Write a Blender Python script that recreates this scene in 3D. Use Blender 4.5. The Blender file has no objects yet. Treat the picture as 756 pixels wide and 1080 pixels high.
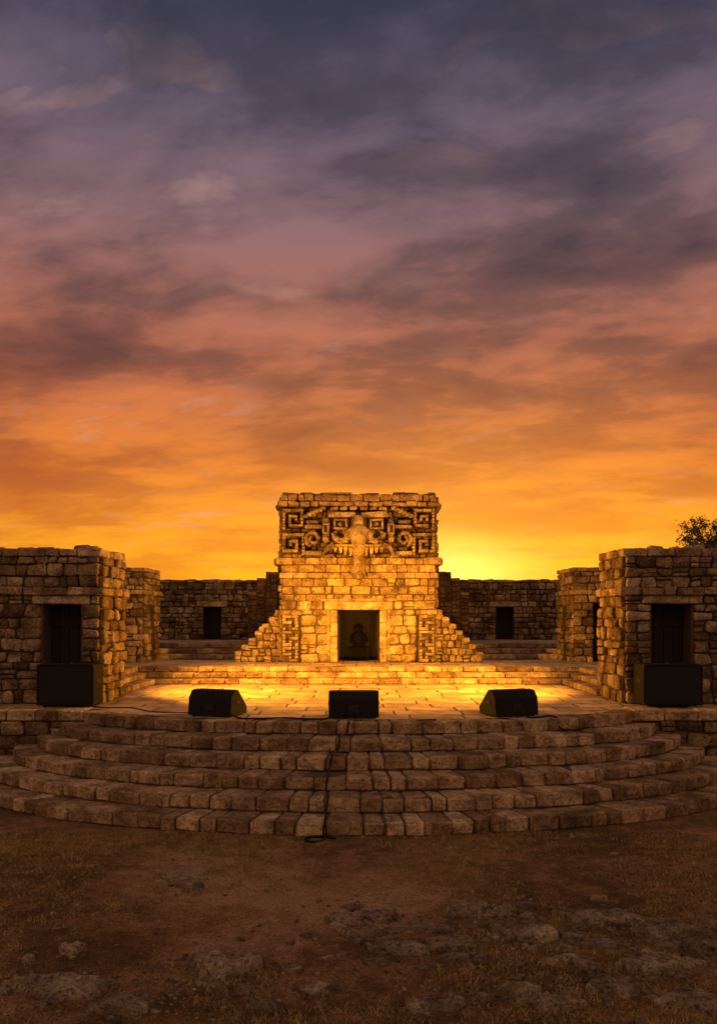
import bpy, bmesh, math, random
import numpy as np
from mathutils import Vector, noise
random.seed(7); np.random.seed(7)
R=random.random
def U(a,b): return a+(b-a)*R()
scene=bpy.context.scene
scene.view_settings.view_transform='Standard'
scene.view_settings.look='None'
scene.view_settings.exposure=0
def lin(r,g,b):
    f=lambda c:(c/255/12.92) if c/255<=0.04045 else ((c/255+0.055)/1.055)**2.4
    return (f(r),f(g),f(b),1)

# ------------------------------------------------------------ materials
class NT:
    def __init__(s,name):
        s.m=bpy.data.materials.new(name); s.m.use_nodes=True
        s.t=s.m.node_tree; s.t.nodes.clear()
        s.out=s.n('ShaderNodeOutputMaterial'); s.b=s.n('ShaderNodeBsdfPrincipled')
        s.l(s.b.outputs[0],s.out.inputs[0])
    def n(s,t,**k):
        x=s.t.nodes.new(t)
        for a,b in k.items(): setattr(x,a,b)
        return x
    def l(s,a,b): s.t.links.new(a,b)
    def noise(s,vec,scale,detail=6,rough=.6,dist=0):
        x=s.n('ShaderNodeTexNoise'); x.inputs['Scale'].default_value=scale
        x.inputs['Detail'].default_value=detail; x.inputs['Roughness'].default_value=rough
        x.inputs['Distortion'].default_value=dist
        if vec is not None: s.l(vec,x.inputs['Vector'])
        return x.outputs['Fac']
    def ramp(s,fac,stops):
        x=s.n('ShaderNodeValToRGB'); e=x.color_ramp.elements
        while len(e)<len(stops): e.new(.5)
        for i,(p,c) in enumerate(stops):
            e[i].position=p; e[i].color=c if len(c)==4 else (*c,1)
        s.l(fac,x.inputs[0]); return x.outputs[0]
    def mix(s,fac,a,b,mode='MIX'):
        x=s.n('ShaderNodeMix',data_type='RGBA',blend_type=mode)
        for v,i in ((fac,0),(a,6),(b,7)):
            if isinstance(v,(int,float)): x.inputs[i].default_value=v
            elif isinstance(v,tuple): x.inputs[i].default_value=v if len(v)==4 else (*v,1)
            else: s.l(v,x.inputs[i])
        return x.outputs[2]
    def math(s,op,a,b=0.0,c=None):
        x=s.n('ShaderNodeMath',operation=op)
        for i,v in enumerate((a,b) if c is None else (a,b,c)):
            if isinstance(v,(int,float)): x.inputs[i].default_value=v
            else: s.l(v,x.inputs[i])
        return x.outputs[0]
    def bump(s,h,strength,dist,normal=None):
        x=s.n('ShaderNodeBump'); x.inputs['Strength'].default_value=strength
        x.inputs['Distance'].default_value=dist; s.l(h,x.inputs['Height'])
        if normal: s.l(normal,x.inputs['Normal'])
        return x.outputs[0]
def objco(M):
    g=M.n('ShaderNodeNewGeometry'); return g.outputs['Position']

def stone_mat(name,dark,light,pale,rough=.9,bs=1.0):
    M=NT(name); P=objco(M)
    at=M.n('ShaderNodeAttribute',attribute_name='tint')
    base=M.ramp(at.outputs['Fac'],[(0,dark),(.3,tuple((a+b)/2 for a,b in zip(dark,light))),(.6,light),(1,pale)])
    n1=M.noise(P,3.6,5,.7); n2=M.noise(P,24,4,.75); n3=M.noise(P,1.1,3,.6)
    c=M.mix(M.ramp(n1,[(.38,(0,0,0)),(.6,(1,1,1))]),M.mix(1.0,base,(.40,.35,.31,1),'MULTIPLY'),base)
    c=M.mix(M.ramp(n2,[(.36,(.9,.9,.9)),(.52,(0,0,0))]),c,M.mix(1.0,c,(.25,.21,.19,1),'MULTIPLY'))
    c=M.mix(M.ramp(n3,[(.5,(0,0,0)),(.7,(.75,.75,.75))]),c,M.mix(1.0,c,(.34,.31,.30,1),'MULTIPLY'))
    M.l(c,M.b.inputs['Base Color']); M.b.inputs['Roughness'].default_value=rough
    M.b.inputs['Specular IOR Level'].default_value=.25
    b=M.bump(n2,1.0,.06*bs); b=M.bump(n1,.8,.14*bs,b)
    M.l(b,M.b.inputs['Normal']); return M.m
STONE=stone_mat('limestone',(.155,.095,.056),(.37,.255,.148),(.52,.39,.25))
STEP=stone_mat('worn_limestone',(.21,.13,.077),(.38,.26,.157),(.50,.37,.24),.85,.55)
CARVE=stone_mat('carved_limestone',(.20,.135,.082),(.37,.26,.16),(.49,.36,.235),.9,.7)
def simple_mat(name,col,rough=.9,nz=None,bump=.5,var=.5,spec=.3):
    M=NT(name); P=objco(M)
    f=M.noise(P,nz or 12,4,.65)
    c=M.mix(f,tuple(x*(1-var) for x in col),tuple(min(1,x*(1+var)) for x in col))
    M.l(c,M.b.inputs['Base Color']); M.b.inputs['Roughness'].default_value=rough
    M.b.inputs['Specular IOR Level'].default_value=spec
    if bump: M.l(M.bump(f,bump,.02),M.b.inputs['Normal'])
    return M.m
MORTAR=simple_mat('lime_mortar',(.055,.037,.025),.95,18,.8)
DARK=simple_mat('dark_interior',(.02,.015,.012),.95,8,.3)  # near-black lining of openings; interior shade put into the colour
DARKSTONE=simple_mat('dark_stone',(.011,.008,.006),.95,14,.6,.5,.05)  # near-black stone tone, used only for the idol
WOOD=simple_mat('old_dark_wood',(.015,.010,.007),.75,20,.5,.5,.15)
BLACK=simple_mat('black_cabinet_paint',(.006,.006,.0065),.7,60,.2,.25,.1)
RUBBER=simple_mat('cable_rubber',(.006,.006,.006),.6,40,.1,.5,.15)
METAL=simple_mat('dark_metal',(.012,.012,.013),.6,50,.2,.5,.15)
BARK=simple_mat('bark',(.08,.055,.04),.95,15,.8)
def grille():
    M=NT('speaker_grille'); P=objco(M)
    v=M.n('ShaderNodeTexVoronoi'); v.inputs['Scale'].default_value=70; v.inputs['Randomness'].default_value=.1
    M.l(P,v.inputs['Vector'])
    c=M.ramp(v.outputs['Distance'],[(.25,(.002,.002,.002)),(.45,(.009,.009,.0095))])
    M.l(c,M.b.inputs['Base Color']); M.b.inputs['Roughness'].default_value=.7; M.b.inputs['Specular IOR Level'].default_value=.12
    M.l(M.bump(v.outputs['Distance'],.6,.01),M.b.inputs['Normal']); return M.m
GRILLE=grille()
def leafmat():
    M=NT('foliage'); P=objco(M)
    f=M.noise(P,3,3,.5)
    M.l(M.ramp(f,[(.3,(.02,.028,.01)),(.7,(.06,.065,.02))]),M.b.inputs['Base Color'])
    M.b.inputs['Roughness'].default_value=.7; return M.m
LEAF=leafmat()
def floor_mat():
    M=NT('stone_paving'); P=objco(M)
    w=M.n('ShaderNodeVectorMath',operation='MULTIPLY_ADD')
    nz=M.n('ShaderNodeTexNoise'); nz.inputs['Scale'].default_value=1.6; M.l(P,nz.inputs['Vector'])
    M.l(nz.outputs['Color'],w.inputs[0]); w.inputs[1].default_value=(.09,.09,0); M.l(P,w.inputs[2])
    br=M.n('ShaderNodeTexBrick'); M.l(w.outputs[0],br.inputs['Vector'])
    br.inputs['Scale'].default_value=1; br.inputs['Brick Width'].default_value=.92; br.inputs['Row Height'].default_value=.62
    br.inputs['Mortar Size'].default_value=.024; br.inputs['Mortar Smooth'].default_value=.3
    br.inputs['Color1'].default_value=(.25,.16,.09,1); br.inputs['Color2'].default_value=(.43,.31,.19,1)
    br.inputs['Mortar'].default_value=(.04,.027,.018,1); br.offset=.43; br.squash=1.3; br.squash_frequency=3
    n1=M.noise(P,2.2,6,.65); n2=M.noise(P,25,4,.7)
    c=M.mix(M.ramp(n1,[(.38,(.9,.9,.9)),(.6,(0,0,0))]),br.outputs['Color'],M.mix(1.0,br.outputs['Color'],(.5,.45,.4,1),'MULTIPLY'))
    M.l(c,M.b.inputs['Base Color'])
    M.l(M.ramp(n1,[(.3,(.45,.45,.45)),(.7,(.75,.75,.75))]),M.b.inputs['Roughness'])
    b=M.bump(br.outputs['Fac'],-.8,.02); b=M.bump(n2,.6,.02,b); b=M.bump(n1,.6,.05,b)
    M.l(b,M.b.inputs['Normal']); return M.m
PAVE=floor_mat()
def ground_mat():
    M=NT('dirt_and_dry_grass'); P=objco(M)
    a=M.noise(P,.55,5,.62,.4); b_=M.noise(P,4,6,.7); c_=M.noise(P,40,4,.75)
    g=M.math('MULTIPLY_ADD',b_,.55,M.math('MULTIPLY',a,.75))
    # bare trodden dirt in front of the steps
    s=M.n('ShaderNodeSeparateXYZ'); M.l(P,s.inputs[0])
    dx=M.math('MULTIPLY',M.math('ADD',s.outputs[0],.7),.40); dy=M.math('MULTIPLY',M.math('ADD',s.outputs[1],-9.2),.48)
    d=M.math('ADD',M.math('MULTIPLY',dx,dx),M.math('MULTIPLY',dy,dy))
    k=M.math('MULTIPLY',M.math('SUBTRACT',1.0,M.math('MINIMUM',d,1.0)),.22)
    g=M.math('ADD',g,k)
    col=M.ramp(g,[(.54,(.115,.068,.028)),(.64,(.19,.105,.048)),(.74,(.34,.18,.10)),(.86,(.48,.30,.19))])
    col=M.mix(M.ramp(c_,[(.35,(.85,.85,.85)),(.6,(0,0,0))]),col,M.mix(1.0,col,(.28,.25,.22,1),'MULTIPLY'))
    v=M.n('ShaderNodeTexVoronoi'); v.inputs['Scale'].default_value=17; M.l(P,v.inputs['Vector'])
    pe=M.ramp(v.outputs['Distance'],[(.1,(1,1,1)),(.2,(0,0,0))])
    sel=M.ramp(M.noise(P,3.1,3,.5),[(.56,(0,0,0)),(.62,(1,1,1))])
    pf=M.math('MULTIPLY',pe,sel)
    col=M.mix(pf,col,(.34,.26,.19,1))
    M.l(col,M.b.inputs['Base Color']); M.b.inputs['Roughness'].default_value=.95
    M.b.inputs['Specular IOR Level'].default_value=.15
    b=M.bump(b_,1,.14); b=M.bump(c_,1,.05,b); b=M.bump(pf,.6,.02,b)
    M.l(b,M.b.inputs['Normal']); return M.m
GROUND=ground_mat()
def grass_mat():
    M=NT('dry_grass'); P=objco(M)
    M.l(M.ramp(M.noise(P,5,4,.7),[(.35,(.09,.066,.022)),(.65,(.28,.18,.07))]),M.b.inputs['Base Color'])
    M.b.inputs['Roughness'].default_value=.85; return M.m
GRASS=grass_mat()

# ------------------------------------------------------------ mesh helpers
def empty(name):
    o=bpy.data.objects.new(name,None); scene.collection.objects.link(o); return o
class MB:
    def __init__(s): s.v=[];s.f=[];s.t=[]
    def add(s,vs,fs,t=.5):
        o=len(s.v); s.v+= [tuple(v) for v in vs]; s.f+=[[i+o for i in f] for f in fs]; s.t+=[t]*len(vs)
    def hexa(s,c,b=.02,t=None,jit=0):
        if t is None: t=U(0,1)
        c=[Vector(p)+(Vector((U(-jit,jit),U(-jit,jit),U(-jit,jit))) if jit else Vector()) for p in c]
        vs=[]
        for i in range(8):
            for a in range(3):
                p=c[i].copy()
                for k in range(3):
                    if k==a: continue
                    e=c[i^(1<<k)]-c[i]; L=e.length
                    if L>1e-6: p+=e/L*min(b,L*.4)
                vs.append(p)
        fs=[]
        for a in range(3):
            k,l=[x for x in range(3) if x!=a]
            for sd in (0,1):
                o=sd<<a
                fs.append([q*3+a for q in (o,o|1<<k,o|1<<k|1<<l,o|1<<l)])
        for k in range(3):
            a,b2=[x for x in range(3) if x!=k]
            for i in range(8):
                if i&(1<<k): continue
                j=i|1<<k
                fs.append([i*3+a,i*3+b2,j*3+b2,j*3+a])
        for i in range(8): fs.append([i*3,i*3+1,i*3+2])
        s.add(vs,fs,t)
    def box(s,x0,x1,y0,y1,z0,z1,b=.02,t=None,jit=0):
        s.hexa([((x0,x1)[i&1],(y0,y1)[i>>1&1],(z0,z1)[i>>2]) for i in range(8)],b,t,jit)
    def raw(s,x0,x1,y0,y1,z0,z1,t=.5):
        v=[((x0,x1)[i&1],(y0,y1)[i>>1&1],(z0,z1)[i>>2]) for i in range(8)]
        s.add(v,[[0,1,3,2],[4,5,7,6],[0,1,5,4],[2,3,7,6],[0,2,6,4],[1,3,7,5]],t)
    def tube(s,path,n=10,t=.5,rx=1.0):
        """path of (Vector, radius)"""
        vs=[];fs=[];m=len(path)
        for k,(p,rad) in enumerate(path):
            tg=(Vector(path[min(m-1,k+1)][0])-Vector(path[max(0,k-1)][0])).normalized()
            ref=Vector((1,0,0)) if abs(tg.x)<.7 else Vector((0,1,0))
            a=(ref-tg*ref.dot(tg)).normalized(); b=tg.cross(a)
            for q in range(n):
                an=2*math.pi*q/n; vs.append(Vector(p)+a*rad*rx*math.cos(an)+b*rad*math.sin(an))
        for k in range(m-1):
            for q in range(n): fs.append([k*n+q,k*n+(q+1)%n,(k+1)*n+(q+1)%n,(k+1)*n+q])
        fs.append(list(range(n))[::-1]); fs.append([(m-1)*n+q for q in range(n)])
        s.add(vs,fs,t)
    def ball(s,c,r3,t=.5,n=12,m=7,nz=0):
        vs=[];fs=[];sd=U(0,50)
        for a in range(m):
            th=math.pi*a/(m-1)
            for b in range(n):
                ph=2*math.pi*b/n; d=Vector((math.sin(th)*math.cos(ph),-math.cos(th),math.sin(th)*math.sin(ph)))
                k=1+nz*noise.noise(d*2+Vector((sd,0,0)))
                vs.append((c[0]+r3[0]*d.x*k,c[1]+r3[1]*d.y*k,c[2]+r3[2]*d.z*k))
        for a in range(m-1):
            for b in range(n): fs.append([a*n+b,a*n+(b+1)%n,(a+1)*n+(b+1)%n,(a+1)*n+b])
        s.add(vs,fs,t)
    def build(s,name,mat,parent=None,smooth=True,sharp=None):
        me=bpy.data.meshes.new(name); me.from_pydata(s.v,[],s.f)
        bm=bmesh.new(); bm.from_mesh(me); bmesh.ops.recalc_face_normals(bm,faces=bm.faces); bm.to_mesh(me); bm.free()
        at=me.attributes.new('tint','FLOAT','POINT'); at.data.foreach_set('value',s.t)
        me.polygons.foreach_set('use_smooth',[smooth]*len(me.polygons))
        if smooth and sharp: me.set_sharp_from_angle(angle=math.radians(sharp))
        me.materials.append(mat)
        o=bpy.data.objects.new(name,me); scene.collection.objects.link(o)
        if parent: o.parent=parent
        return o
Z=Vector((0,0,1))
def wob(u,z,seed): return noise.noise(Vector((u*2.1,z*9.1,seed)))
def stones(mb,org,u,n,W,H,holes=(),rh=(.14,.28),rw=(.15,.46),mask=None,prot=(.03,.11),wamp=.07,tr=(0,1),jj=.015):
    """coursed rubble stones on the face at org, along u, facing n"""
    org=Vector(org);u=Vector(u);n=Vector(n);seed=U(0,100)
    br=sorted({0.,H}|{h[2] for h in holes if 0<h[2]<H}|{h[3] for h in holes if 0<h[3]<H})
    rows=[]
    for a,b in zip(br,br[1:]):
        k=max(1,round((b-a)/((rh[0]+rh[1])/2)))
        ws=[U(*rh) for _ in range(k)]; sm=sum(ws); z=a
        for i,w in enumerate(ws):
            z1=z+w/sm*(b-a); rows.append((z,z1,i==0,i==k-1)); z=z1
    for z0,z1,f0,f1 in rows:
        hs=sorted([(h[0],h[1]) for h in holes if h[2]<z1-1e-4 and h[3]>z0+1e-4])
        segs=[];p=0.
        for a,b in hs:
            if a>p: segs.append((p,a))
            p=max(p,b)
        if p<W: segs.append((p,W))
        for a,b in segs:
            x=a; lean=0
            while x<b-1e-3:
                w=U(*rw)
                if b-x-w<rw[0]*.9: w=b-x
                last=x+w>=b-1e-3
                nl=0 if last else U(-.018,.018)
                parts=[(0,1)]
                if w<.34 and (z1-z0)>.16 and R()<.3: 
                    q=U(.3,.7); parts=[(0,q),(q,1)]
                for q0,q1 in parts:
                    if mask and not mask(x+w/2,z0+(z1-z0)*(q0+q1)/2): continue
                    g=U(.005,.019)
                    def zz(xx,top):
                        lo=z0+(0 if f0 else wamp*(z1-z0)*4*wob(xx,z0,seed)*.6); hi=z1+(0 if f1 else wamp*(z1-z0)*4*wob(xx,z1,seed)*.6)
                        q=q1 if top else q0
                        return lo+(hi-lo)*q
                    L,Rr=x+g,x+w-g
                    zl0,zr0,zl1,zr1=zz(x,0)+g,zz(x+w,0)+g,zz(x,1)-g,zz(x+w,1)-g
                    m=min(Rr-L,zl1-zl0,zr1-zr0)
                    if m<.03: continue
                    c=m*U(.06,.24); j=min(jj,m*.1)
                    b0,b1=lean*(1-2*q0),lean*(1-2*q1); r0,r1=nl*(1-2*q0),nl*(1-2*q1)
                    out=[(L+c+b0,zl0),(Rr-c+r0,zr0),(Rr+r0,zr0+c),(Rr+r1,zr1-c),(Rr-c+r1,zr1),(L+c+b1,zl1),(L+b1,zl1-c),(L+b0,zl0+c)]
                    out=[(px+U(-j,j),pz+U(-j,j)) for px,pz in out]
                    pr=U(*prot); cx=(L+Rr)/2; cz=(zl0+zr1)/2; ins=min(.025,m*.18)
                    tx,tz=U(-.08,.08),U(-.1,.1)
                    vs=[]
                    for d,s_ in ((-.02,0),(pr-.025,0),(pr-.005,.45),(pr,1)):
                        for px,pz in out:
                            dx=cx-px;dz=cz-pz;l=math.hypot(dx,dz)+1e-6
                            k=ins*s_/l
                            til=(dx*tx+dz*tz) if d>0 else 0
                            vs.append(org+u*(px+dx*k)+Z*(pz+dz*k)+n*(d+til+(U(-.006,.006) if s_ else 0)))
                    vs.append(org+u*(cx+U(-.03,.03))+Z*cz+n*(pr+U(-.006,.012)))
                    fs=[[7,6,5,4,3,2,1,0]]
                    for r in range(3):
                        for i in range(8):
                            k=(i+1)%8; fs.append([r*8+i,r*8+k,r*8+8+k,r*8+8+i])
                    for i in range(8): fs.append([24+i,24+(i+1)%8,32])
                    mb.add(vs,fs,tr[0]+(tr[1]-tr[0])*R())
                x+=w; lean=nl
def row(mb,p0,p1,n,depth,z0,z1,bw=(.3,.6),b=.02,jit=.008,off=0,tr=(0,1)):
    """a row of dressed blocks from p0 to p1 (xy); n = outward direction"""
    p0=Vector((*p0,0));p1=Vector((*p1,0));L=(p1-p0).length;d=(p1-p0)/L;n=Vector((*n,0))
    x=0
    while x<L-1e-3:
        w=U(*bw)
        if L-x-w<bw[0]*.6: w=L-x
        o=U(-.014,.014)+off; zt=z1+U(-.01,.008)
        c=[]
        for i in range(8):
            a=(x+.006,x+w-.006)[i&1]; dd=(o,-depth)[i>>1&1]; zz=(z0+.004,zt)[i>>2]
            c.append(p0+d*a+n*dd+Z*zz)
        mb.hexa(c,b,tr[0]+(tr[1]-tr[0])*R(),jit); x+=w
def core(mb,x0,x1,y0,y1,z0,z1,holes=(),rec=.9):
    """solid mass with rectangular openings (x0,x1,z0,z1) cut rec deep in the front face"""
    if not holes: mb.raw(x0,x1,y0,y1,z0,z1); return
    mb.raw(x0,x1,y0+rec,y1,z0,z1)
    hs=sorted(holes); p=x0
    for h in hs:
        mb.raw(p,h[0],y0,y0+rec,z0,z1)
        if h[3]<z1: mb.raw(h[0],h[1],y0,y0+rec,h[3],z1)
        if h[2]>z0: mb.raw(h[0],h[1],y0,y0+rec,z0,h[2])
        p=h[1]
    mb.raw(p,x1,y0,y0+rec,z0,z1)

# ------------------------------------------------------------ ground
def gh(x,y):
    if y>11: return 0.0
    k=min(1,(11-y)/1.5)
    return k*(.05*noise.noise(Vector((x*.6,y*.6,3)))+.022*noise.noise(Vector((x*2.3,y*2.3,9)))+.01*noise.noise(Vector((x*6,y*6,2))))
xs=sorted(set(list(np.arange(-9,9.01,.08))+[-900,-400,-150,-60,-30,-20,-15,-12,12,15,20,30,60,150,400,900]))
ys=sorted(set(list(np.arange(3,11.3,.08))+[-300,-100,-40,-15,-5,1,12,15,20,40,80,150,300,600,1200]))
gv=[(x,y,gh(x,y) if abs(x)<9.1 and y>0 else 0) for y in ys for x in xs]; nx=len(xs)
gf=[[j*nx+i,j*nx+i+1,(j+1)*nx+i+1,(j+1)*nx+i] for j in range(len(ys)-1) for i in range(nx-1)]
mb=MB(); mb.v=gv; mb.f=gf; mb.t=[.5]*len(gv); mb.build('ground',GROUND)

# ------------------------------------------------------------ stage platform with curved steps
PL=empty('stone_stage_platform')
CY=15.8; r=.2
A=lambda i:7.0-.39*i
B=lambda i:4.55-.5*i
blk=MB(); body=MB()
for i in range(6):
    a,b=A(i),B(i); t=-math.pi/2
    dep=.66 if i<5 else .42
    while t<math.pi/2-1e-3:
        sp=math.hypot(a*math.cos(t),b*math.sin(t)); w=U(.2,.5); dt=w/sp
        if math.pi/2-t-dt<.03: dt=math.pi/2-t
        o=U(-.022,.02); zt=(i+1)*r+U(-.016,.008)
        g=U(.005,.012)/sp; c=[]
        for q in range(8):
            tt=(t+g,t+dt-g)[q&1]; k=(o,-dep)[q>>1&1]; zz=(i*r+.002,zt)[q>>2]
            c.append(((a+k)*math.sin(tt),CY-(b+k)*math.cos(tt),zz))
        blk.hexa(c,U(.012,.03),U(0,1),.012); t+=dt
    N=96; a-=.07;b-=.07; zt=(i+1)*r-.02
    pts=[(a*math.sin(-math.pi/2+math.pi*k/N),CY-b*math.cos(-math.pi/2+math.pi*k/N)) for k in range(N+1)]
    n=len(pts)
    body.add([(x,y,0 if i==0 else i*r-.03) for x,y in pts]+[(x,y,zt) for x,y in pts],
        [list(range(n))[::-1],list(range(n,2*n))]+[[k,(k+1)%n,n+(k+1)%n,n+k] for k in range(n)])
blk.build('curved_step_blocks',STEP,PL,True,35); body.build('step_core',MORTAR,PL,False)
pb=MB(); pb.raw(-16,16,15.5,36,-.2,1.19); pb.build('platform_core',MORTAR,PL,False)
a,b=A(5)-.38,B(5)-.38; N=64
pts=[(a*math.sin(-math.pi/2+math.pi*k/N),CY-b*math.cos(-math.pi/2+math.pi*k/N),1.198) for k in range(N+1)]
pts=[(-16,CY,1.198)]+pts+[(16,CY,1.198),(16,21.6,1.198),(-16,21.6,1.198)]
fb=MB(); fb.add(pts,[list(range(len(pts)))]); fb.build('stage_paving',PAVE,PL,False)
rw_=MB(); cap=MB()
for s in (-1,1):
    stones(rw_,(s*4.9 if s>0 else -16,15.5,0),(1,0,0),(0,-1,0),11.1,1.02,rh=(.18,.3),rw=(.2,.6))
    row(cap,(4.95*s,15.5),(16*s,15.5),(0,-1),.5,1.02,1.21,(.4,.8),off=.1)
rw_.build('retaining_wall_stones',STONE,PL); cap.build('retaining_wall_coping',STEP,PL,True,35)

# terrace with U-shaped steps
TE=empty('stone_terrace'); tb=MB(); ts=MB()
for k in range(3):
    yk=21.4+.36*k; xk=5.1+.3*k; zt=1.2+.1333*(k+1); zb=zt-.1333
    tb.raw(-16,16,yk+.05,36,1.1,zt-.012)
    for s in (-1,1):
        x0,x1=sorted((s*(xk+.05),s*16)); tb.raw(x0,x1,18.45,yk+.05,1.1,zt-.012)
        row(ts,(s*xk,18.35),(s*xk,yk+.02),(-s,0),.42,zb,zt,(.35,.6))
    row(ts,(-xk,yk),(xk,yk),(0,-1),.46,zb,zt,(.35,.7))
for k in range(3):
    yk=26+.5*k; zt=1.6+.15*(k+1)
    for s in (-1,1):
        row(ts,(s*2.4,yk),(s*9,yk),(0,-1),.6,zt-.15,zt,(.35,.7))
    tb.raw(-16,16,yk+.05,36,1.5,zt-.012)
tb.build('terrace_core',PAVE,TE,False); ts.build('terrace_step_blocks',STEP,TE,True,35)

# ------------------------------------------------------------ front pavilions
def pavilion(s,xi,dx0,dx1):
    P=empty('stone_pavilion'); st=MB(); c=MB(); bl=MB(); dk=MB()
    xo,y0,y1,z0,z1=11.5,16.7,18.3,1.2,4.2
    dz=1.95
    X0,X1=sorted((s*xi,s*xo)); H=(min(s*dx0,s*dx1),max(s*dx0,s*dx1),z0,z0+dz)
    core(c,X0,X1,y0,y1,z0-.05,z1,[(H[0],H[1],z0-.05,z0+dz)])
    stones(st,(X0,y0,z0),(1,0,0),(0,-1,0),xo-xi,z1-z0-.12,[(H[0]-X0-.03,H[1]-X0+.03,0,dz+.0),(H[0]-X0-.2,H[1]-X0+.2,dz,dz+.17),(0,xo-xi,dz+.17,dz+.32)])
    stones(st,(s*xi,y0,z0),(0,1,0),(-s,0,0),y1-y0,z1-z0-.12,[(0,y1-y0,dz+.17,dz+.32)],rw=(.2,.5))
    stones(st,(s*xo,y0,z0),(0,1,0),(s,0,0),y1-y0,z1-z0-.12)
    stones(st,(X0,y1,z0),(1,0,0),(0,1,0),xo-xi,z1-z0-.12)
    row(bl,(H[0]-.2,y0),(H[1]+.2,y0),(0,-1),.5,z0+dz,z0+dz+.17,(1.4,1.5),off=.09)
    for a,b_,off in ((z0+dz+.17,z0+dz+.32,.17),(z1-.12,z1+.04,.07)):
        row(bl,(s*(xi-off*.8),y0),(s*xo,y0),(0,-1),.3,a,b_,(.2,.55),off=off,jit=.018)
        row(bl,(s*xi,y0-off+.33),(s*xi,y1),(-s,0),.3,a,b_,(.25,.5),off=off*.8,jit=.018)
    for k in range(80):
        x=s*U(xi+.1,xo);y=U(y0,y1);w=U(.08,.22); bl.box(x-w,x+w,y-w*.7,y+w*.7,z1-.02,z1+U(.03,.11),.03,None,.03)
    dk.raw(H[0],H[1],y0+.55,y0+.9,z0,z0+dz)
    d=MB()
    for k in range(4):
        w=(H[1]-H[0])/4; d.box(H[0]+k*w+.004,H[0]+(k+1)*w-.004,y0+.42,y0+.47,z0+.02,z0+dz-.03,.006,.5)
    for zz in (.5,1.5): d.box(H[0]+.02,H[1]-.02,y0+.38,y0+.42,z0+zz,z0+zz+.12,.008,.5)
    st.build('rubble_stones',STONE,P); c.build('wall_core',MORTAR,P,False); bl.build('cornice_blocks',STEP,P,True,35)
    dk.build('door_recess',DARK,P,False); d.build('door',WOOD,P,False)
pavilion(-1,5.06,5.42,6.16); pavilion(1,5.2,5.72,6.5)
def pavilion2(s):
    P=empty('stone_pavilion'); st=MB(); c=MB(); bl=MB(); d=MB()
    xi,xo,y0,y1,z0,z1=6.2,10,24.6,26.45,1.58,4.2
    X0,X1=sorted((s*xi,s*xo)); h0,h1=sorted((s*6.75,s*7.45))
    core(c,X0,X1,y0,y1,z0,z1,[(h0,h1,z0,3.3)])
    stones(st,(X0,y0,z0),(1,0,0),(0,-1,0),xo-xi,z1-z0,[(h0-X0,h1-X0,0,1.72),(0,xo-xi,1.95,2.08)])
    stones(st,(s*xi,y0,z0),(0,1,0),(-s,0,0),y1-y0,z1-z0,[(.65,1.2,0,1.65),(0,y1-y0,1.95,2.08)])
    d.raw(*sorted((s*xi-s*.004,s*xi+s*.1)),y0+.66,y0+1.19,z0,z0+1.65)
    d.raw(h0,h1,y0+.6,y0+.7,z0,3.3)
    row(bl,(s*(xi-.1),y0),(s*xo,y0),(0,-1),.3,z0+1.95,z0+2.08,(.3,.6),off=.13)
    row(bl,(s*xi,y0+.2),(s*xi,y1),(-s,0),.3,z0+1.95,z0+2.08,(.3,.6),off=.13)
    row(bl,(s*(xi-.06),y0),(s*xo,y0),(0,-1),.4,z1,z1+.12,(.25,.5),off=.07)
    row(bl,(s*xi,y0+.3),(s*xi,y1),(-s,0),.4,z1,z1+.12,(.25,.5),off=.07)
    st.build('rubble_stones',STONE,P); c.build('wall_core',MORTAR,P,False); bl.build('cornice_blocks',STEP,P,True,35)
    d.build('door',DARK,P,False)  # near-black panels standing for open doorways, their shade put into the colour
pavilion2(-1); pavilion2(1)

# ------------------------------------------------------------ back wall
BW=empty('stone_wall'); st=MB(); c=MB(); bl=MB(); d=MB()
zb=2.03; zt=4.15; hol=[]
for s in (-1,1): hol.append((s*5.42-.33,s*5.42+.33,zb,3.26))
hol.sort()
core(c,-12,12,31.7,32.6,zb,zt,hol,.7)
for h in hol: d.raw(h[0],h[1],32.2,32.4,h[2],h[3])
hh=[(h[0]+12,h[1]+12,0,h[3]-zb) for h in hol]+[(h[0]+12-.25,h[1]+12+.25,h[3]-zb,h[3]-zb+.2) for h in hol]
stones(st,(-12,31.7,zb),(1,0,0),(0,-1,0),24,zt-zb,hh,rh=(.14,.26),rw=(.13,.42),prot=(.03,.14))
for h in hol: row(bl,(h[0]-.25,31.7),(h[1]+.25,31.7),(0,-1),.4,h[3],h[3]+.2,(1.2,1.3),off=.1)
row(bl,(-12,31.7),(12,31.7),(0,-1),.8,zt,zt+.12,(.2,.5),off=.06,jit=.03)
for s in (-1,1):
    c.raw(*sorted((s*12,s*11.2)),18.3,31.7,1.2,4.1)
    stones(st,(s*11.2,18.3,1.2),(0,1,0),(-s,0,0),13.4,2.9)
st.build('rubble_stones',STONE,BW); c.build('wall_core',MORTAR,BW,False); bl.build('coping_blocks',STEP,BW,True,35); d.build('window_recess',DARK,BW,False)

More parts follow.
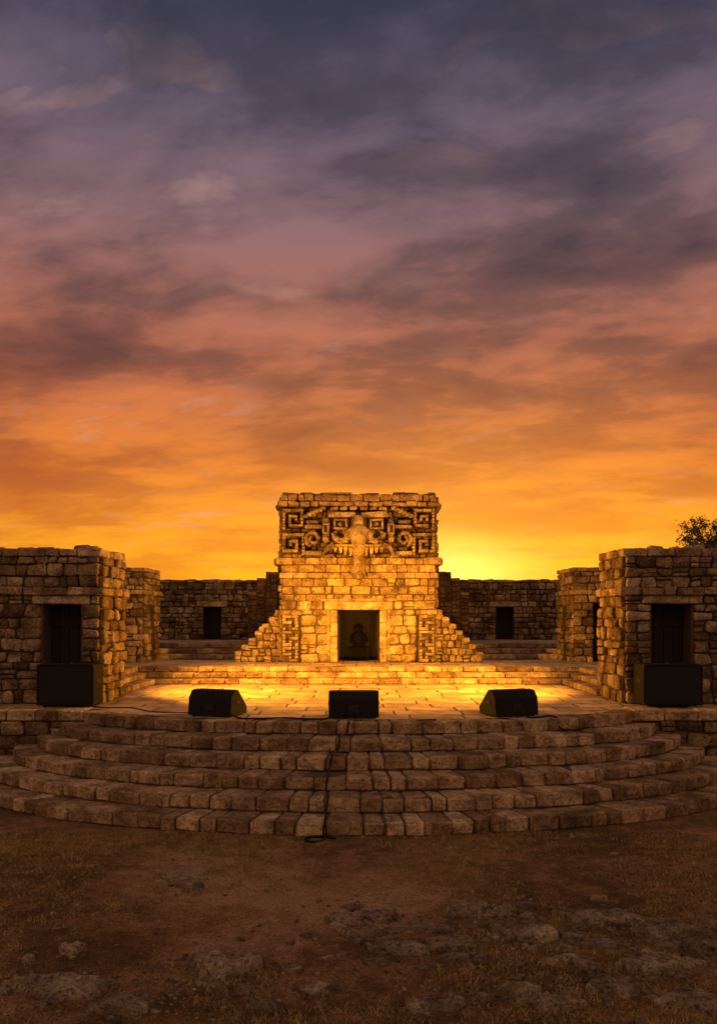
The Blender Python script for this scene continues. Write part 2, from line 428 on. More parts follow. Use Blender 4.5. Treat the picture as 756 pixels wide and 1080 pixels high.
# ------------------------------------------------------------ temple
T=empty('stone_temple'); st=MB(); c=MB(); bl=MB(); cv=MB(); d=MB(); mo=MB(); idol=MB()
F=24.5; z0=1.59; D0,D1,DZ=-.61,.61,3.1
core(c,-2.2,2.2,F,28.5,z0,4.05,[(D0,D1,z0,DZ)],1.4)
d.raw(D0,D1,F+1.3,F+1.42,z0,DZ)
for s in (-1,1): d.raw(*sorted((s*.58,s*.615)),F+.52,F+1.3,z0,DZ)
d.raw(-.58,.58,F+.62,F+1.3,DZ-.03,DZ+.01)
stones(st,(-2.2,F,z0),(1,0,0),(0,-1,0),4.4,4.0-z0,[(2.2-.8,2.2+.8,0,DZ-z0),(2.2-1,2.2+1,DZ-z0,DZ-z0+.25),(0,.52,0,1.35),(3.88,4.4,0,1.35)],rh=(.19,.31),rw=(.2,.58),prot=(.02,.08),wamp=.06,tr=(.3,1))
for s in (-1,1):
    stones(st,(s*2.2,F,z0),(0,1,0),(s,0,0),4,4.0-z0,tr=(.2,.9))
    z=z0
    for k in range(4):
        h=(DZ-z0)/4
        bl.box(*sorted((s*.61,s*.8)),F-.09,F+.5,z+.004,z+h-.004,.015,U(.5,1),.005); z+=h
    bl.box(*sorted((s*.80,s*.9)),F-.05,F+.2,z0,DZ,.01,U(.4,.8),.004)
bl.box(-.98,.98,F-.13,F+.6,DZ,DZ+.24,.02,.8,.006)
bl.box(-1.08,1.08,F-.1,F+.2,DZ+.25,DZ+.32,.015,.6,.005)
# worn idol on a low altar, deep inside the doorway
idol.box(-.3,.3,F+.95,F+1.28,z0,z0+.4,.03,.2,.01)
idol.ball((0,F+1.12,z0+.62),(.2,.12,.26),.3,nz=.25); idol.ball((0,F+1.1,z0+.95),(.12,.1,.14),.3,nz=.25)
for s in (-1,1): idol.tube([((s*.17,F+1.1,z0+.76),.055),((s*.22,F+1.02,z0+.58),.05),((s*.08,F+.98,z0+.5),.04)])
for a,b_,off,ex in ((4.0,4.16,.12,2.26),(4.17,4.38,.06,2.2),(4.385,4.58,.24,2.36)):
    row(bl,(-ex,F),(ex,F),(0,-1),.4,a,b_,(.3,.6),off=off,tr=(.3,1))
    for s in (-1,1): row(bl,(s*2.2,F-off+.42),(s*2.2,28.5),(s,0),.3,a,b_,(.3,.6),off=off)
# frieze
c.raw(-2.2,2.2,F-.02,28.45,4.05,6.3)
stones(st,(-2.2,F-.05,4.58),(1,0,0),(0,-1,0),4.4,1.6,rh=(.11,.2),rw=(.12,.34),prot=(.02,.12),tr=(0,.6))
for s in (-1,1): stones(st,(s*2.2,F,4.58),(0,1,0),(s,0,0),3.95,1.7,prot=(.05,.12),tr=(.1,.8))
for a,b_,off,ex in ((6.04,6.16,.26,2.3),(6.165,6.38,.14,2.22),):
    row(bl,(-ex,F-.05),(ex,F-.05),(0,-1),.4,a,b_,(.18,.42),off=off,jit=.025,tr=(.1,.9))
    for s in (-1,1): row(bl,(s*2.2,F+.3),(s*2.2,28.4),(s,0),.3,a,b_,(.2,.45),off=off*.8,jit=.02)
for k in range(30):
    x=U(-2.1,2.1); w=U(.08,.2); bl.box(x-w,x+w,F-.05,F+.5,6.34,6.37+U(.02,.1),.02,None,.02)
FR=["1111111","1000001","1011101","1010101","1010001","1011111","1000000"]
FR2=["11111","10001","10111","10100","11101"]
def fret(cx,cz,s,y,dep,mir=False,pat=FR):
    n=len(pat); u=s/n
    for j,rw0 in enumerate(pat):
        rr=rw0[::-1] if mir else rw0
        i=0
        while i<n:
            if rr[i]=='1':
                k=i
                while k<n and rr[k]=='1' and k-i<3: k+=1
                dd=dep+U(-.035,.03)
                if R()>.04: cv.box(cx-s/2+i*u+.004,cx-s/2+k*u-.004,y-dd,y+.05,cz+s/2-(j+1)*u+.004,cz+s/2-j*u-.004,.014,U(.2,1),.011)
                i=k
            else: i+=1
def scroll(cx,cz,y,r0,turns,rad,mir,a0=0,t=.6):
    pth=[];m=22
    for k in range(m):
        f=k/(m-1); an=a0+f*turns*2*math.pi; rr=r0*(1-.72*f)
        pth.append((Vector((cx+(-1 if mir else 1)*rr*math.cos(an),y-.05*f,cz+rr*math.sin(an))),rad*(1-.25*f)))
    cv.tube(pth,8,t)
for s in (-1,1):
    fret(s*1.86,5.66,.6,F-.1,.26,s>0); fret(s*1.84,4.95,.64,F-.1,.26,s<0)
    scroll(s*1.28,5.1,F-.36,.22,1.4,.065,s<0,-1.2)
    # stepped bars between the frets and the mask
    cv.box(*sorted((s*1.02,s*1.52)),F-.42,F,5.40,5.5,.03,.9,.012)
    cv.box(*sorted((s*1.1,s*1.48)),F-.3,F,5.54,5.64,.03,.5,.015)
    cv.box(*sorted((s*1.02,s*1.52)),F-.38,F,4.64,4.77,.03,.7,.015)
    for k in range(6):
        x=s*(1.5-.1*k); z=5.7+.045*k; cv.box(x-.07,x+.07,F-.44+.02*k,F,z,z+.1,.02,None,.012)
    # stepped face plate
    cv.hexa([(s*.02,F-.34,4.98),(s*.72,F-.22,5.02),(s*.02,F,4.98),(s*.72,F,5.02),(s*.02,F-.36,5.74),(s*.8,F-.24,5.7),(s*.02,F,5.74),(s*.8,F,5.7)],.05,.05,.02)
    # rectangular sockets with bulging eyes
    ex=s*.5; ez=5.52
    for (a0,a1,b0,b1) in ((-.2,.2,.09,.15),(-.2,.2,-.15,-.09),(-.2,-.13,-.085,.085),(.13,.2,-.085,.085)):
        cv.box(ex+a0,ex+a1,F-.44,F,ez+b0,ez+b1,.015,.9,.008)
    cv.ball((ex,F-.3,ez),(.09,.12,.075),.8,nz=.1)
    # brow
    cv.hexa([(s*.06,F-.62,5.7),(s*.86,F-.46,5.72),(s*.06,F,5.7),(s*.86,F,5.72),(s*.08,F-.58,5.83),(s*.8,F-.44,5.88),(s*.08,F,5.83),(s*.8,F,5.88)],.03,.8,.015)
    # nostril wings, cheeks
    cv.ball((s*.27,F-.95,5.13),(.14,.18,.13),.8,10,7,.15)
    cv.tube([(Vector((s*.3,F-.7,5.05)),.085),(Vector((s*.5,F-.6,5.02)),.085),(Vector((s*.66,F-.5,5.1)),.075),(Vector((s*.72,F-.42,5.24)),.06),(Vector((s*.62,F-.42,5.3)),.045)],8,.75)
    cv.box(*sorted((s*.82,s*1.0)),F-.42,F,5.02,5.68,.04,.35,.025)
    for (a0,a1,b0,b1) in ((-.1,.1,.1,.15),(-.1,.1,-.15,-.1),(-.1,-.05,-.095,.095),(.05,.1,-.095,.095)):
        cv.box(s*.91+a0,s*.91+a1,F-.5,F-.3,5.38+b0,5.38+b1,.012,.9,.006)
    cv.box(*sorted((s*.82,s*1.0)),F-.5,F-.1,5.0,5.16,.04,.8,.01)
    # fangs and curled jaw
    for k in range(4):
        x=s*(.22+.14*k); L=.24-.045*k
        cv.hexa([(x-.03,F-.5,4.84-L),(x+.03,F-.5,4.84-L),(x-.04,F-.1,4.78-L*.5),(x+.04,F-.1,4.78-L*.5),(x-.06,F-.5,4.86),(x+.06,F-.5,4.86),(x-.06,F,4.86),(x+.06,F,4.86)],.02,.95,.008)
    cv.tube([(Vector((s*.7,F-.44,4.93)),.08),(Vector((s*.88,F-.46,4.82)),.08),(Vector((s*.98,F-.44,4.66)),.07),(Vector((s*.9,F-.42,4.57)),.05),(Vector((s*.82,F-.4,4.64)),.035)],8,.6)
    for k in range(3):
        x=s*(.15+.27*k); cv.box(x-.11,x+.11,F-.34+.03*k,F,5.92,6.03,.03,None,.015)
    mo.raw(*sorted((s*1.69,s*2.19)),F-.1,F,z0,2.95)
    for k in range(3): fret(s*1.94,z0+.24+.45*k,.44,F-.1,.13,(k%2==0)^(s>0),FR2)
    row(bl,(s*1.94-.3,F),(s*1.94+.3,F),(0,-1),.2,2.95,3.08,(.28,.32),off=.22)
cv.ball((0,F-.66,5.2),(.34,.62,.28),.8,16,9,.15)      # snout
cv.ball((0,F-.6,5.56),(.15,.2,.2),.7,nz=.2)
cv.box(-.66,.66,F-.5,F,4.86,4.95,.03,.6,.012)
# long hooked nose
cv.tube([(Vector((0,F-.95,5.26)),.22),(Vector((0,F-1.24,5.14)),.22),(Vector((0,F-1.34,4.92)),.18),(Vector((0,F-1.24,4.68)),.15),(Vector((0,F-1.06,4.48)),.125),(Vector((0,F-.92,4.3)),.115),(Vector((0,F-.9,4.12)),.11),(Vector((0,F-1.02,4.0)),.10),(Vector((0,F-1.16,4.02)),.08),(Vector((0,F-1.2,4.12)),.05)],12,.6,1.05)
for k in range(5): 
    zz=4.9-.15*k; yy=F-1.29+.08*k
    cv.box(-.18+.014*k,.18-.014*k,yy-.11,yy+.1,zz-.03,zz+.03,.02,.8,.01)
cv.box(-.2,.2,F-.42,F-.1,4.0,4.6,.06,.1,.03)
# stepped flanks and shoulder masses behind
for s in (-1,1):
    nst=7; sw=.195; 
    for k in range(nst):
        xa,xb=s*(2.2+sw*k),s*(2.2+sw*(k+1)); h=1.5-.2*k
        c.raw(*sorted((xa,xb)),F+.12,F+1.5,z0,z0+h-.03)
        row(bl,(min(xa,xb),F+.12),(max(xa,xb)+.02,F+.12),(0,-1),.9,z0+h-.13,z0+h,(.2,.3),off=.06,jit=.012,tr=(.3,1))
    W=sw*nst
    ox=-2.2-W if s<0 else 2.2
    def mk(u,z,s=s,W=W):
        q=(W-u) if s<0 else u
        return z<1.5-.2*math.floor(q/sw)-.1
    stones(st,(ox,F+.12,z0),(1,0,0),(0,-1,0),W,1.4,rh=(.17,.22),rw=(.17,.26),mask=mk,tr=(.3,1),wamp=.05)
    for xa,xb,zt in ((2.2,2.7,4.52),(2.7,3.1,4.38),(3.1,3.4,4.18),(3.4,3.7,3.7)):
        a,b_=sorted((s*xa,s*xb)); c.raw(a,b_,28.6,30,1.6,zt-.08)
        stones(st,(a,28.6,1.6),(1,0,0),(0,-1,0),b_-a,zt-1.7,rw=(.16,.3),tr=(0,.3))  # darkest tints only: the unlit look of these masses put into the colour
        row(bl,(a,28.6),(b_,28.6),(0,-1),.9,zt-.1,zt+.02,(.2,.4),off=.06,tr=(0,.3))
st.build('rubble_stones',STONE,T); c.build('wall_core',MORTAR,T,False); bl.build('dressed_blocks',STEP,T,True,35)
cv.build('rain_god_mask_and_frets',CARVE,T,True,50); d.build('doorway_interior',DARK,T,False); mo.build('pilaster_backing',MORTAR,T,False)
idol.build('idol',DARKSTONE,T)

# ------------------------------------------------------------ audio gear
def cyl(mb,c0,c1,rad,n=16,t=.5):
    c0=Vector(c0);c1=Vector(c1);ax=(c1-c0).normalized(); q=ax.to_track_quat('Z','Y')
    vs=[c+q@Vector((rad*math.cos(2*math.pi*k/n),rad*math.sin(2*math.pi*k/n),0)) for c in (c0,c1) for k in range(n)]
    mb.add(vs,[list(range(n))[::-1],list(range(n,2*n))]+[[k,(k+1)%n,n+(k+1)%n,n+k] for k in range(n)],t)
def monitor(x,y,rot):
    P=empty('stage_monitor_speaker'); b=MB(); g=MB(); m=MB()
    w=.42
    prof=[(-.27,0),(-.24,.30),(-.14,.42),(.0,.43),(.30,.12),(.30,0)]
    n=len(prof); ins=[(p[0]*.96,.01+p[1]*.97) for p in prof]
    vs=[(-w,*p) for p in ins]+[(-w+.015,*p) for p in prof]+[(w-.015,*p) for p in prof]+[(w,*p) for p in ins]
    fs=[list(range(n))[::-1],list(range(3*n,4*n))]
    for r_ in range(3):
        for k in range(n): fs.append([r_*n+k,r_*n+(k+1)%n,(r_+1)*n+(k+1)%n,(r_+1)*n+k])
    b.add(vs,fs)
    g.hexa([(-w+.06,.035,.42),(w-.06,.035,.42),(-w+.06,.29,.155),(w-.06,.29,.155),(-w+.06,.05,.435),(w-.06,.05,.435),(-w+.06,.305,.17),(w-.06,.305,.17)],.006)
    m.box(-.09,.09,-.275,-.24,.08,.2,.005); 
    for k in (-.04,.04): cyl(m,(k,-.285,.14),(k,-.27,.14),.018)
    for s in (-1,1):
        m.box(s*w-.012,s*w+.012,-.09,.06,.19,.25,.01)
        for yy in (-.2,.22): cyl(m,(s*.34,yy,-.015),(s*.34,yy,.02),.03)
    for mm,nm,mt in ((b,'cabinet',BLACK),(g,'grille',GRILLE),(m,'fittings',METAL)): mm.build(nm,mt,P,False)
    P.location=(x,y,1.222); P.rotation_euler=(0,0,math.radians(rot)); return P
monitor(-2.44,14.75,-22); monitor(-.08,14.5,0); monitor(2.6,14.75,22)
def sub(x,y,W):
    P=empty('subwoofer_speaker'); b=MB(); g=MB(); m=MB()
    D,H=.3,.76
    t=.03
    b.box(-W,W,-D+.03,D,0.05,H+.05,.012)
    for a in ((-W,W,.05,.05+t),(-W,W,H+.05-t,H+.05)): b.box(a[0],a[1],-D,-D+.03,a[2],a[3],.008)
    for a in ((-W,-W+t),(W-t,W)): b.box(a[0],a[1],-D,-D+.03,.05+t,H+.05-t,.008)
    g.box(-W+t+.004,W-t-.004,-D+.008,-D+.028,.05+t+.004,H+.05-t-.004,.004)
    for s in (-1,1):
        m.box(s*W-.01,s*W+.01,-.1,.1,.45,.53,.01)
        for zz in (.05,H+.05): 
            m.box(s*W-.04*(s>0)-.004,s*W+.04*(s<0)+.004,-D-.004,-D+.05,zz-.002 if zz<.1 else zz-.045,zz+.045 if zz<.1 else zz+.004,.004)
        for yy in (-.22,.22): cyl(m,(s*(W-.12),yy,0),(s*(W-.12),yy,.06),.035)
    cyl(m,(0,0,H+.045),(0,0,H+.07),.03)
    for mm,nm,mt in ((b,'cabinet',BLACK),(g,'grille',GRILLE),(m,'fittings',METAL)): mm.build(nm,mt,P,False)
    P.location=(x,y,1.2)
sub(-5.46,16.2,.53); sub(5.86,16.2,.55)
def cable(pts,rad=.012):
    cu=bpy.data.curves.new('audio_cable','CURVE'); cu.dimensions='3D'; cu.bevel_depth=rad; cu.bevel_resolution=3
    sp=cu.splines.new('BEZIER'); sp.bezier_points.add(len(pts)-1)
    for bp,p in zip(sp.bezier_points,pts):
        bp.co=p; bp.handle_left_type=bp.handle_right_type='AUTO'
    cu.materials.append(RUBBER)
    o=bpy.data.objects.new('audio_cable',cu); scene.collection.objects.link(o)
def edge(i,x): return CY-B(i)*math.sqrt(max(0,1-(x/A(i))**2))
pts=[(-.1,14.24,1.33),(-.12,14.0,1.23)]
xx=[-.16,-.29,-.40,-.44,-.42,-.44]
for k,i in enumerate(range(5,-1,-1)):
    x=xx[k]; e=edge(i,x)
    pts+=[(x,e-.035,(i+1)*r+.018),(x-.02,e-.08,i*r+.08)]
pts+=[(-.44,11.1,.02),(-.6,10.95,.02),(-.68,11.12,.02),(-.5,11.2,.02),(-.3,11.12,.02)]
cable(pts,.017)
cable([(-2.2,14.35,1.3),(-2.0,14.2,1.225),(-1.7,14.12,1.22),(-1.2,14.2,1.22),(-.8,14.05,1.22),(-.5,14.15,1.22),(-.2,14.2,1.3)],.014)
cable([(2.75,14.45,1.3),(2.85,14.3,1.22),(3.05,14.35,1.22),(3.25,14.4,1.23),(3.33,14.32,1.2),(3.36,14.24,1.05),(3.5,14.2,1.02),(3.9,14.5,1.02),(4.5,15.0,1.03)],.014)
cable([(-5.1,16.2,1.21),(-4.7,15.9,1.21),(-4.3,15.9,1.21),(-3.6,15.2,1.21),(-2.9,15.1,1.21),(-2.7,14.9,1.25)],.01)

# ------------------------------------------------------------ rocks on the ground
rk=MB()
def rock(x,y,w,dp,h,t=None,n=14,rot=None,rings=((1.0,-.4),(1.03,.2),(.95,.7),(.72,.92),(.38,1.0)),hf=.12):
    rot=U(0,3.14) if rot is None else rot; sd=U(0,99); z=gh(x,y)
    vs=[];fs=[];cr,sr=math.cos(rot),math.sin(rot)
    for s_,hz in rings:
        for k in range(n):
            an=2*math.pi*k/n; ca,sa=math.cos(an),math.sin(an)
            rr=s_*(1+.5*noise.noise(Vector((ca*1.2,sa*1.2,sd)))+.28*noise.noise(Vector((ca*3.5,sa*3.5,sd)))+hf*noise.noise(Vector((ca*10,sa*10,sd+s_))))
            lx,ly=rr*w*ca,rr*dp*sa
            dz=.5*noise.noise(Vector((lx*5,ly*5,sd)))+.35*noise.noise(Vector((lx*16,ly*16,sd)))
            vs.append((x+lx*cr-ly*sr,y+lx*sr+ly*cr,z+h*(hz+(dz if hz>0 else 0))))
    m=len(rings); vs.append((x,y,z+h*1.0))
    for q in range(m-1):
        for k in range(n): fs.append([q*n+k,q*n+(k+1)%n,(q+1)*n+(k+1)%n,(q+1)*n+k])
    for k in range(n): fs.append([(m-1)*n+k,(m-1)*n+(k+1)%n,m*n])
    rk.add(vs,fs,U(.1,.9) if t is None else t)
RG=((1.0,-.5),(1.02,.1),(.99,.5),(.93,.8),(.82,.92),(.66,1.0),(.48,1.02),(.3,1.0),(.14,1.02))
big=[(-2.34,6.63,.38,.15,.07),(-1.74,6.3,.2,.13,.07),(-1.07,6.98,.24,.13,.1),(-2.48,7.38,.12,.08,.06),(-1.95,9.35,.24,.1,.045),(-1.8,9.12,.15,.08,.04),
(-.12,8.06,.15,.1,.06),(.2,8.25,.16,.1,.06),(.02,7.8,.18,.08,.05),(1.07,8.3,.2,.11,.1),(1.4,8.3,.11,.07,.09),(1.62,8.15,.1,.06,.06),(.35,7.42,.24,.1,.06),(.8,7.5,.2,.1,.05),(1.56,7.7,.24,.12,.07),
(2.38,8.18,.3,.13,.07),(2.8,7.8,.28,.14,.07),(3.05,7.4,.26,.15,.08),(2.45,7.08,.25,.12,.06),(1.75,7.08,.18,.1,.06),(1.2,6.55,.22,.11,.08),(1.5,6.36,.14,.08,.07),(2.0,6.63,.18,.1,.06),(2.5,6.45,.26,.12,.06),
(-.35,6.6,.12,.08,.04),(-.7,6.35,.1,.08,.05),(.45,6.4,.11,.08,.04),(2.05,7.5,.2,.1,.04),(.6,8.0,.12,.09,.04),(-.05,8.5,.09,.06,.03),(-.9,6.6,.08,.07,.04),(-.55,7.0,.08,.06,.04)]
for x,y,w,dp,h in big:
    rock(x,y,w,dp,h*1.15,U(.35,.95),40,U(-.3,.3),RG)
    for k in range(4):
        an=U(0,6.28); rock(x+w*1.15*math.cos(an),y+dp*1.3*math.sin(an),w*U(.15,.35),dp*U(.2,.4),h*U(.4,.8),None,16,None,RG)
for k in range(50):
    x=random.gauss(1.9,.9); y=random.gauss(7.75,.45); rock(x,y,U(.05,.15),U(.04,.08),U(.03,.05),U(.1,.8),24,U(-.4,.4),RG)
for k in range(1300):
    q=R()
    if q<.5: x=random.gauss(1.6,1.1); y=random.gauss(7.5,.6)
    elif q<.65: x=random.gauss(-1.4,.7); y=random.gauss(6.7,.35)
    else: x=U(-6,6); y=U(5,11)
    if y>11: continue
    w=U(.008,.03)*(2 if R()<.15 else 1); rock(x,y,w,w*U(.6,.9),w*U(.35,.7),None,7)
rk.build('limestone_rocks',stone_mat('field_limestone',(.14,.105,.078),(.28,.215,.16),(.40,.32,.245)),None,True,42)

# ------------------------------------------------------------ grass
N=230000
gx=np.random.uniform(-6.2,6.2,N); gy=np.random.uniform(5.2,11.5,N)
keep=[]
for i in range(N):
    x,y=gx[i],gy[i]
    if abs(x)>y*.46+.2: continue
    v=noise.noise(Vector((x*.7,y*.7,1.5)))+.6*noise.noise(Vector((x*2.8,y*2.8,4)))+.4*noise.noise(Vector((x*8,y*8,4)))
    d=((x+.7)/2.3)**2+((y-9.2)/1.8)**2
    v-= .6*max(0,1-d)
    d2=((x-1.8)/1.8)**2+((y-7.7)/.8)**2
    v-= .2*max(0,1-d2)
    if v>-.12 + .25*(R()-.5) or R()<.04: keep.append(i)
keep=np.array(keep); n=len(keep); X=gx[keep];Y=gy[keep]
Zg=np.array([gh(a,b) for a,b in zip(X,Y)])
an=np.random.uniform(0,math.pi,n); hh=np.random.uniform(.01,.042,n); wd=np.random.uniform(.003,.007,n)
lx=np.random.normal(0,.022,n); ly=np.random.normal(0,.022,n)
V=np.zeros((n,3,3)); V[:,0]=np.stack([X-np.cos(an)*wd,Y-np.sin(an)*wd,Zg-.004],1); V[:,1]=np.stack([X+np.cos(an)*wd,Y+np.sin(an)*wd,Zg-.004],1)
V[:,2]=np.stack([X+lx,Y+ly,Zg+hh],1)
me=bpy.data.meshes.new('grass'); me.from_pydata(V.reshape(-1,3).tolist(),[],np.arange(3*n).reshape(-1,3).tolist())
me.materials.append(GRASS); o=bpy.data.objects.new('grass',me); scene.collection.objects.link(o)

# ------------------------------------------------------------ tree behind the pavilion
def tree(x,y,h,cr):
    P=empty('tree'); tr_=MB(); lf=MB()
    def limb(p0,p1,r0,r1,n=7,seg=5):
        p0=Vector(p0);p1=Vector(p1); q=(p1-p0).to_track_quat('Z','Y'); vs=[];fs=[]
        for k in range(seg+1):
            f=k/seg; c_=p0.lerp(p1,f)+Vector((noise.noise(p0+Vector((f*3,0,0))),noise.noise(p0+Vector((0,f*3,0))),0))*.15*math.sin(f*3.14)*(p1-p0).length*.5
            for a in range(n): vs.append(c_+q@Vector((math.cos(2*math.pi*a/n),math.sin(2*math.pi*a/n),0))*(r0+(r1-r0)*f))
        for k in range(seg):
            for a in range(n): fs.append([k*n+a,k*n+(a+1)%n,(k+1)*n+(a+1)%n,(k+1)*n+a])
        tr_.add(vs,fs)
    top=Vector((x,y,h-cr*1.3)); limb((x,y,0),top,.28,.16)
    for k in range(18):
        a=2*math.pi*k/18+U(-.2,.2); el=U(.1,1.4)
        e=top+Vector((math.cos(a)*math.cos(el),math.sin(a)*math.cos(el),math.sin(el)))*cr*U(.7,1.15)
        limb(top-Vector((0,0,U(0,.7))),e,.07,.02)
        for j in range(5):
            e2=e+Vector((U(-.6,.6),U(-.6,.6),U(-.35,.5)))*cr*.5; limb(top.lerp(e,U(.5,.95)),e2,.025,.008,5,3)
            cs=U(.12,.28)*cr
            for m in range(60):
                p=e2+Vector((random.gauss(0,cs*.5),random.gauss(0,cs*.5),random.gauss(0,cs*.38)))
                u=Vector((U(-1,1),U(-1,1),U(-1,1))).normalized(); v=u.orthogonal().normalized(); L=U(.06,.1)
                lf.add([p-u*L,p+v*L*.4,p+u*L,p-v*L*.4],[[0,1,2,3]])
    tr_.build('trunk_and_limbs',BARK,P); lf.build('leaves',LEAF,P,False)
tree(16.6,40,7.5,1.5)

# ------------------------------------------------------------ lamps
WARM=(1,.41,.025)
def flood(x,y,z,target,energy,cone,blend,rad=.12):
    P=empty('floodlight'); m=MB()
    m.box(-.14,.14,-.1,.1,-.1,.1,.02); 
    for k in range(5): m.box(-.12+.05*k,-.1+.05*k,-.1,.1,.1,.13,.003)
    for s in (-1,1): m.box(s*.16-.01,s*.16+.01,-.03,.03,-.17,.03,.003)
    m.box(-.17,.17,-.03,.03,-.18,-.165,.003)
    P.location=(x,y,z)
    dr=Vector(target)-Vector((x,y,z)); q=dr.to_track_quat('Y','Z'); 
    o=m.build('housing',METAL,P,False); P.rotation_mode='QUATERNION'; P.rotation_quaternion=q
    L=bpy.data.lights.new('lamp','SPOT'); L.energy=energy; L.color=WARM; L.spot_size=math.radians(cone); L.spot_blend=blend; L.shadow_soft_size=rad
    lo=bpy.data.objects.new('lamp',L); scene.collection.objects.link(lo); lo.parent=P
    lo.location=(0,.16,0); lo.rotation_euler=(math.radians(90),0,0)
flood(5.6,18.75,3.85,(-1.6,20.9,1.6),9000,130,.9)
flood(-5.45,18.75,3.85,(1.6,20.9,1.6),9000,130,.9)
for x,y in ((-2.3,15.25),(-.06,15.05),(2.45,15.25)):
    flood(x,y,1.4,(x*.4,24.5,2.6),1900,42,.9,.06)

# ------------------------------------------------------------ sky
SUNAZ=math.atan2(.11,1.0)
w=bpy.data.worlds.new('World'); scene.world=w; w.use_nodes=True
M=NT.__new__(NT); M.t=w.node_tree; M.t.nodes.clear()
out=M.n('ShaderNodeOutputWorld'); bg=M.n('ShaderNodeBackground'); M.l(bg.outputs[0],out.inputs[0])
tc=M.n('ShaderNodeTexCoord'); sp=M.n('ShaderNodeSeparateXYZ'); M.l(tc.outputs['Generated'],sp.inputs[0])
x,y,z=sp.outputs
zc=M.math('MAXIMUM',z,0.0)
k=M.math('DIVIDE',1.0,M.math('ADD',zc,.16))
cb=M.n('ShaderNodeCombineXYZ'); M.l(M.math('MULTIPLY',M.math('MULTIPLY',x,k),.7),cb.inputs[0]); M.l(M.math('MULTIPLY_ADD',x,.25,M.math('MULTIPLY',y,k)),cb.inputs[1]); cb.inputs[2].default_value=8.3
C=cb.outputs[0]
n1=M.noise(C,2.6,6,.54,.2); n2=M.noise(C,6.5,6,.58,.3); n3=M.noise(C,.8,2,.5)
cl=M.math('ADD',M.math('MULTIPLY',n1,.62),M.math('ADD',M.math('MULTIPLY',n2,.24),M.math('MULTIPLY',n3,.20)))
def addc(c,f,cc,s):
    x_=M.n('ShaderNodeVectorMath',operation='MULTIPLY_ADD'); M.l(M.math('MULTIPLY',f,s),x_.inputs[0]); x_.inputs[1].default_value=cc; M.l(c,x_.inputs[2]); return x_.outputs[0]
def toward(d,p):
    q=M.n('ShaderNodeVectorMath',operation='DOT_PRODUCT'); M.l(tc.outputs['Generated'],q.inputs[0]); q.inputs[1].default_value=Vector(d).normalized()
    return M.math('POWER',M.math('MAXIMUM',q.outputs['Value'],0.0),p)
# thinner cloud where the overcast breaks
brk=M.math('MULTIPLY',M.math('ADD',toward((-.14,1,.50),260.),M.math('MULTIPLY',toward((.33,1,.28),200.),.8)),.05)
cl=M.math('ADD',M.math('SUBTRACT',cl,brk),M.math('MULTIPLY_ADD',zc,.10,-.02))
mask=M.ramp(cl,[(.45,(0,0,0)),(.52,(.34,.34,.34)),(.57,(.70,.70,.70)),(.67,(1,1,1))])
zf=M.math('MULTIPLY',zc,1.5)
def st_(l): return [(min(1,p*1.5),lin(*c)) for p,c in l]
light=M.ramp(zf,st_([(0,(255,162,16)),(.06,(252,164,20)),(.11,(242,144,26)),(.17,(230,126,38)),(.225,(216,118,58)),(.28,(196,110,74)),(.34,(172,106,88)),(.42,(142,106,110)),(.5,(114,95,112)),(.6,(84,82,104))]))
dark=M.ramp(zf,st_([(0,(220,128,20)),(.06,(222,122,20)),(.11,(202,102,24)),(.17,(172,80,32)),(.225,(136,68,44)),(.28,(106,60,54)),(.34,(84,56,60)),(.42,(66,54,66)),(.5,(54,50,66)),(.6,(44,46,64))]))
col=M.mix(mask,light,dark)
hi=M.ramp(n2,[(.56,(0,0,0)),(.72,(1,1,1))]); hi=M.math('MULTIPLY',hi,M.math('SUBTRACT',1.0,mask))
col=M.mix(M.math('MULTIPLY',hi,.4),col,lin(222,170,150))
sd=Vector((math.sin(SUNAZ),math.cos(SUNAZ),.05)).normalized()
az=M.n('ShaderNodeVectorMath',operation='NORMALIZE')
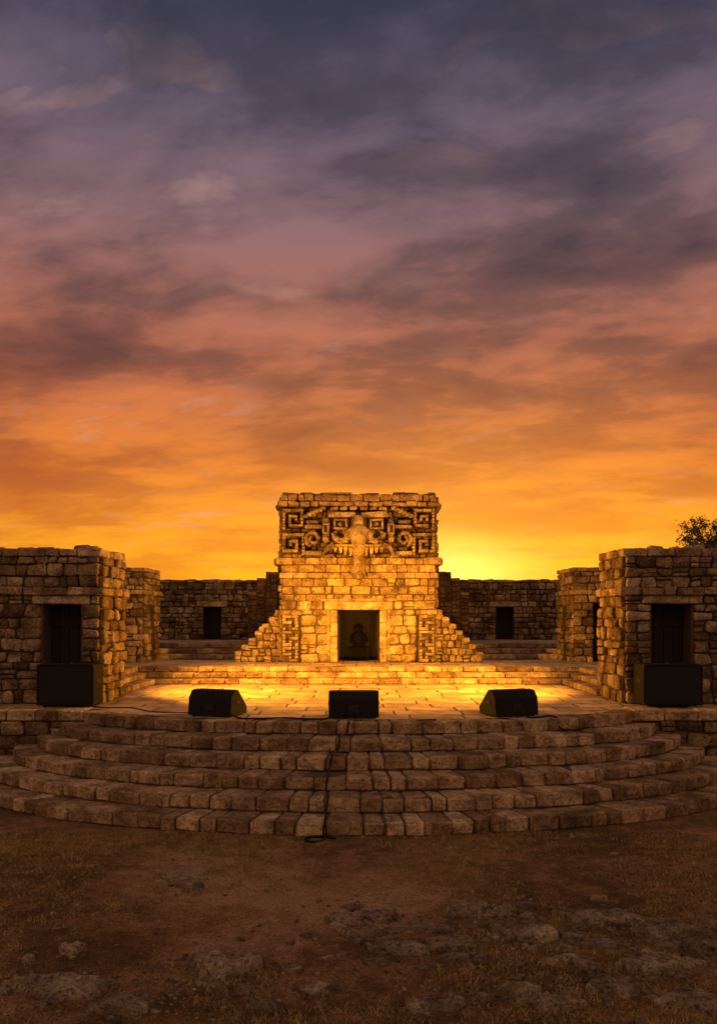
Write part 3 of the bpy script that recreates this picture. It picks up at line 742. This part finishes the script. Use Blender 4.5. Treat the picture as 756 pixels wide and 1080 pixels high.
cz=M.n('ShaderNodeCombineXYZ'); M.l(x,cz.inputs[0]); M.l(y,cz.inputs[1]); M.l(M.math('MULTIPLY_ADD',z,2.2,-.06),cz.inputs[2]); M.l(cz.outputs[0],az.inputs[0])
dot2=M.n('ShaderNodeVectorMath',operation='DOT_PRODUCT'); M.l(az.outputs[0],dot2.inputs[0]); dot2.inputs[1].default_value=sd
dv2=M.math('MAXIMUM',dot2.outputs['Value'],0.0)
g1=M.math('POWER',dv2,24.0); g2=M.math('POWER',dv2,400.0)
col=addc(col,g1,(.75,.32,.0),.5); col=addc(col,g2,(1,.75,.2),.8)
# eastern sky (behind the viewer): even fill, brightened to light walls and ground
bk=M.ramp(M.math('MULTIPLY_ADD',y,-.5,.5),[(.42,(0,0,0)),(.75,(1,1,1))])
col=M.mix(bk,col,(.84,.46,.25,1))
zen=M.ramp(zc,[(.66,(0,0,0)),(.95,(1,1,1))])
col=M.mix(zen,col,(.56,.36,.25,1))  # overhead sky brightened as part of the same added fill
sky=M.n('ShaderNodeTexSky',sky_type='NISHITA'); sky.sun_disc=False; sky.sun_elevation=math.radians(3); sky.sun_rotation=SUNAZ
sc=M.n('ShaderNodeVectorMath',operation='MULTIPLY_ADD'); M.l(sky.outputs[0],sc.inputs[0]); sc.inputs[1].default_value=(.006,.006,.006); M.l(col,sc.inputs[2]); col=sc.outputs[0]
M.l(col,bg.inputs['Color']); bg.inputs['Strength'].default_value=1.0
L=bpy.data.lights.new('sun','SUN'); L.energy=1.2; L.angle=math.radians(1.5); L.color=(1,.5,.18)
so=bpy.data.objects.new('sun',L); scene.collection.objects.link(so)
sdir=Vector((math.sin(SUNAZ)*math.cos(math.radians(3)),math.cos(SUNAZ)*math.cos(math.radians(3)),math.sin(math.radians(3))))
so.rotation_mode='QUATERNION'; so.rotation_quaternion=sdir.to_track_quat('Z','Y')
# ------------------------------------------------------------ camera
cd=bpy.data.cameras.new('camera'); cam=bpy.data.objects.new('camera',cd); scene.collection.objects.link(cam)
cam.location=(0,0,2.91); cam.rotation_euler=(math.radians(90),0,0)
cd.sensor_width=36; cd.lens=30; cd.shift_y=110/1080; cd.clip_end=3000; cd.clip_start=.05
scene.camera=cam
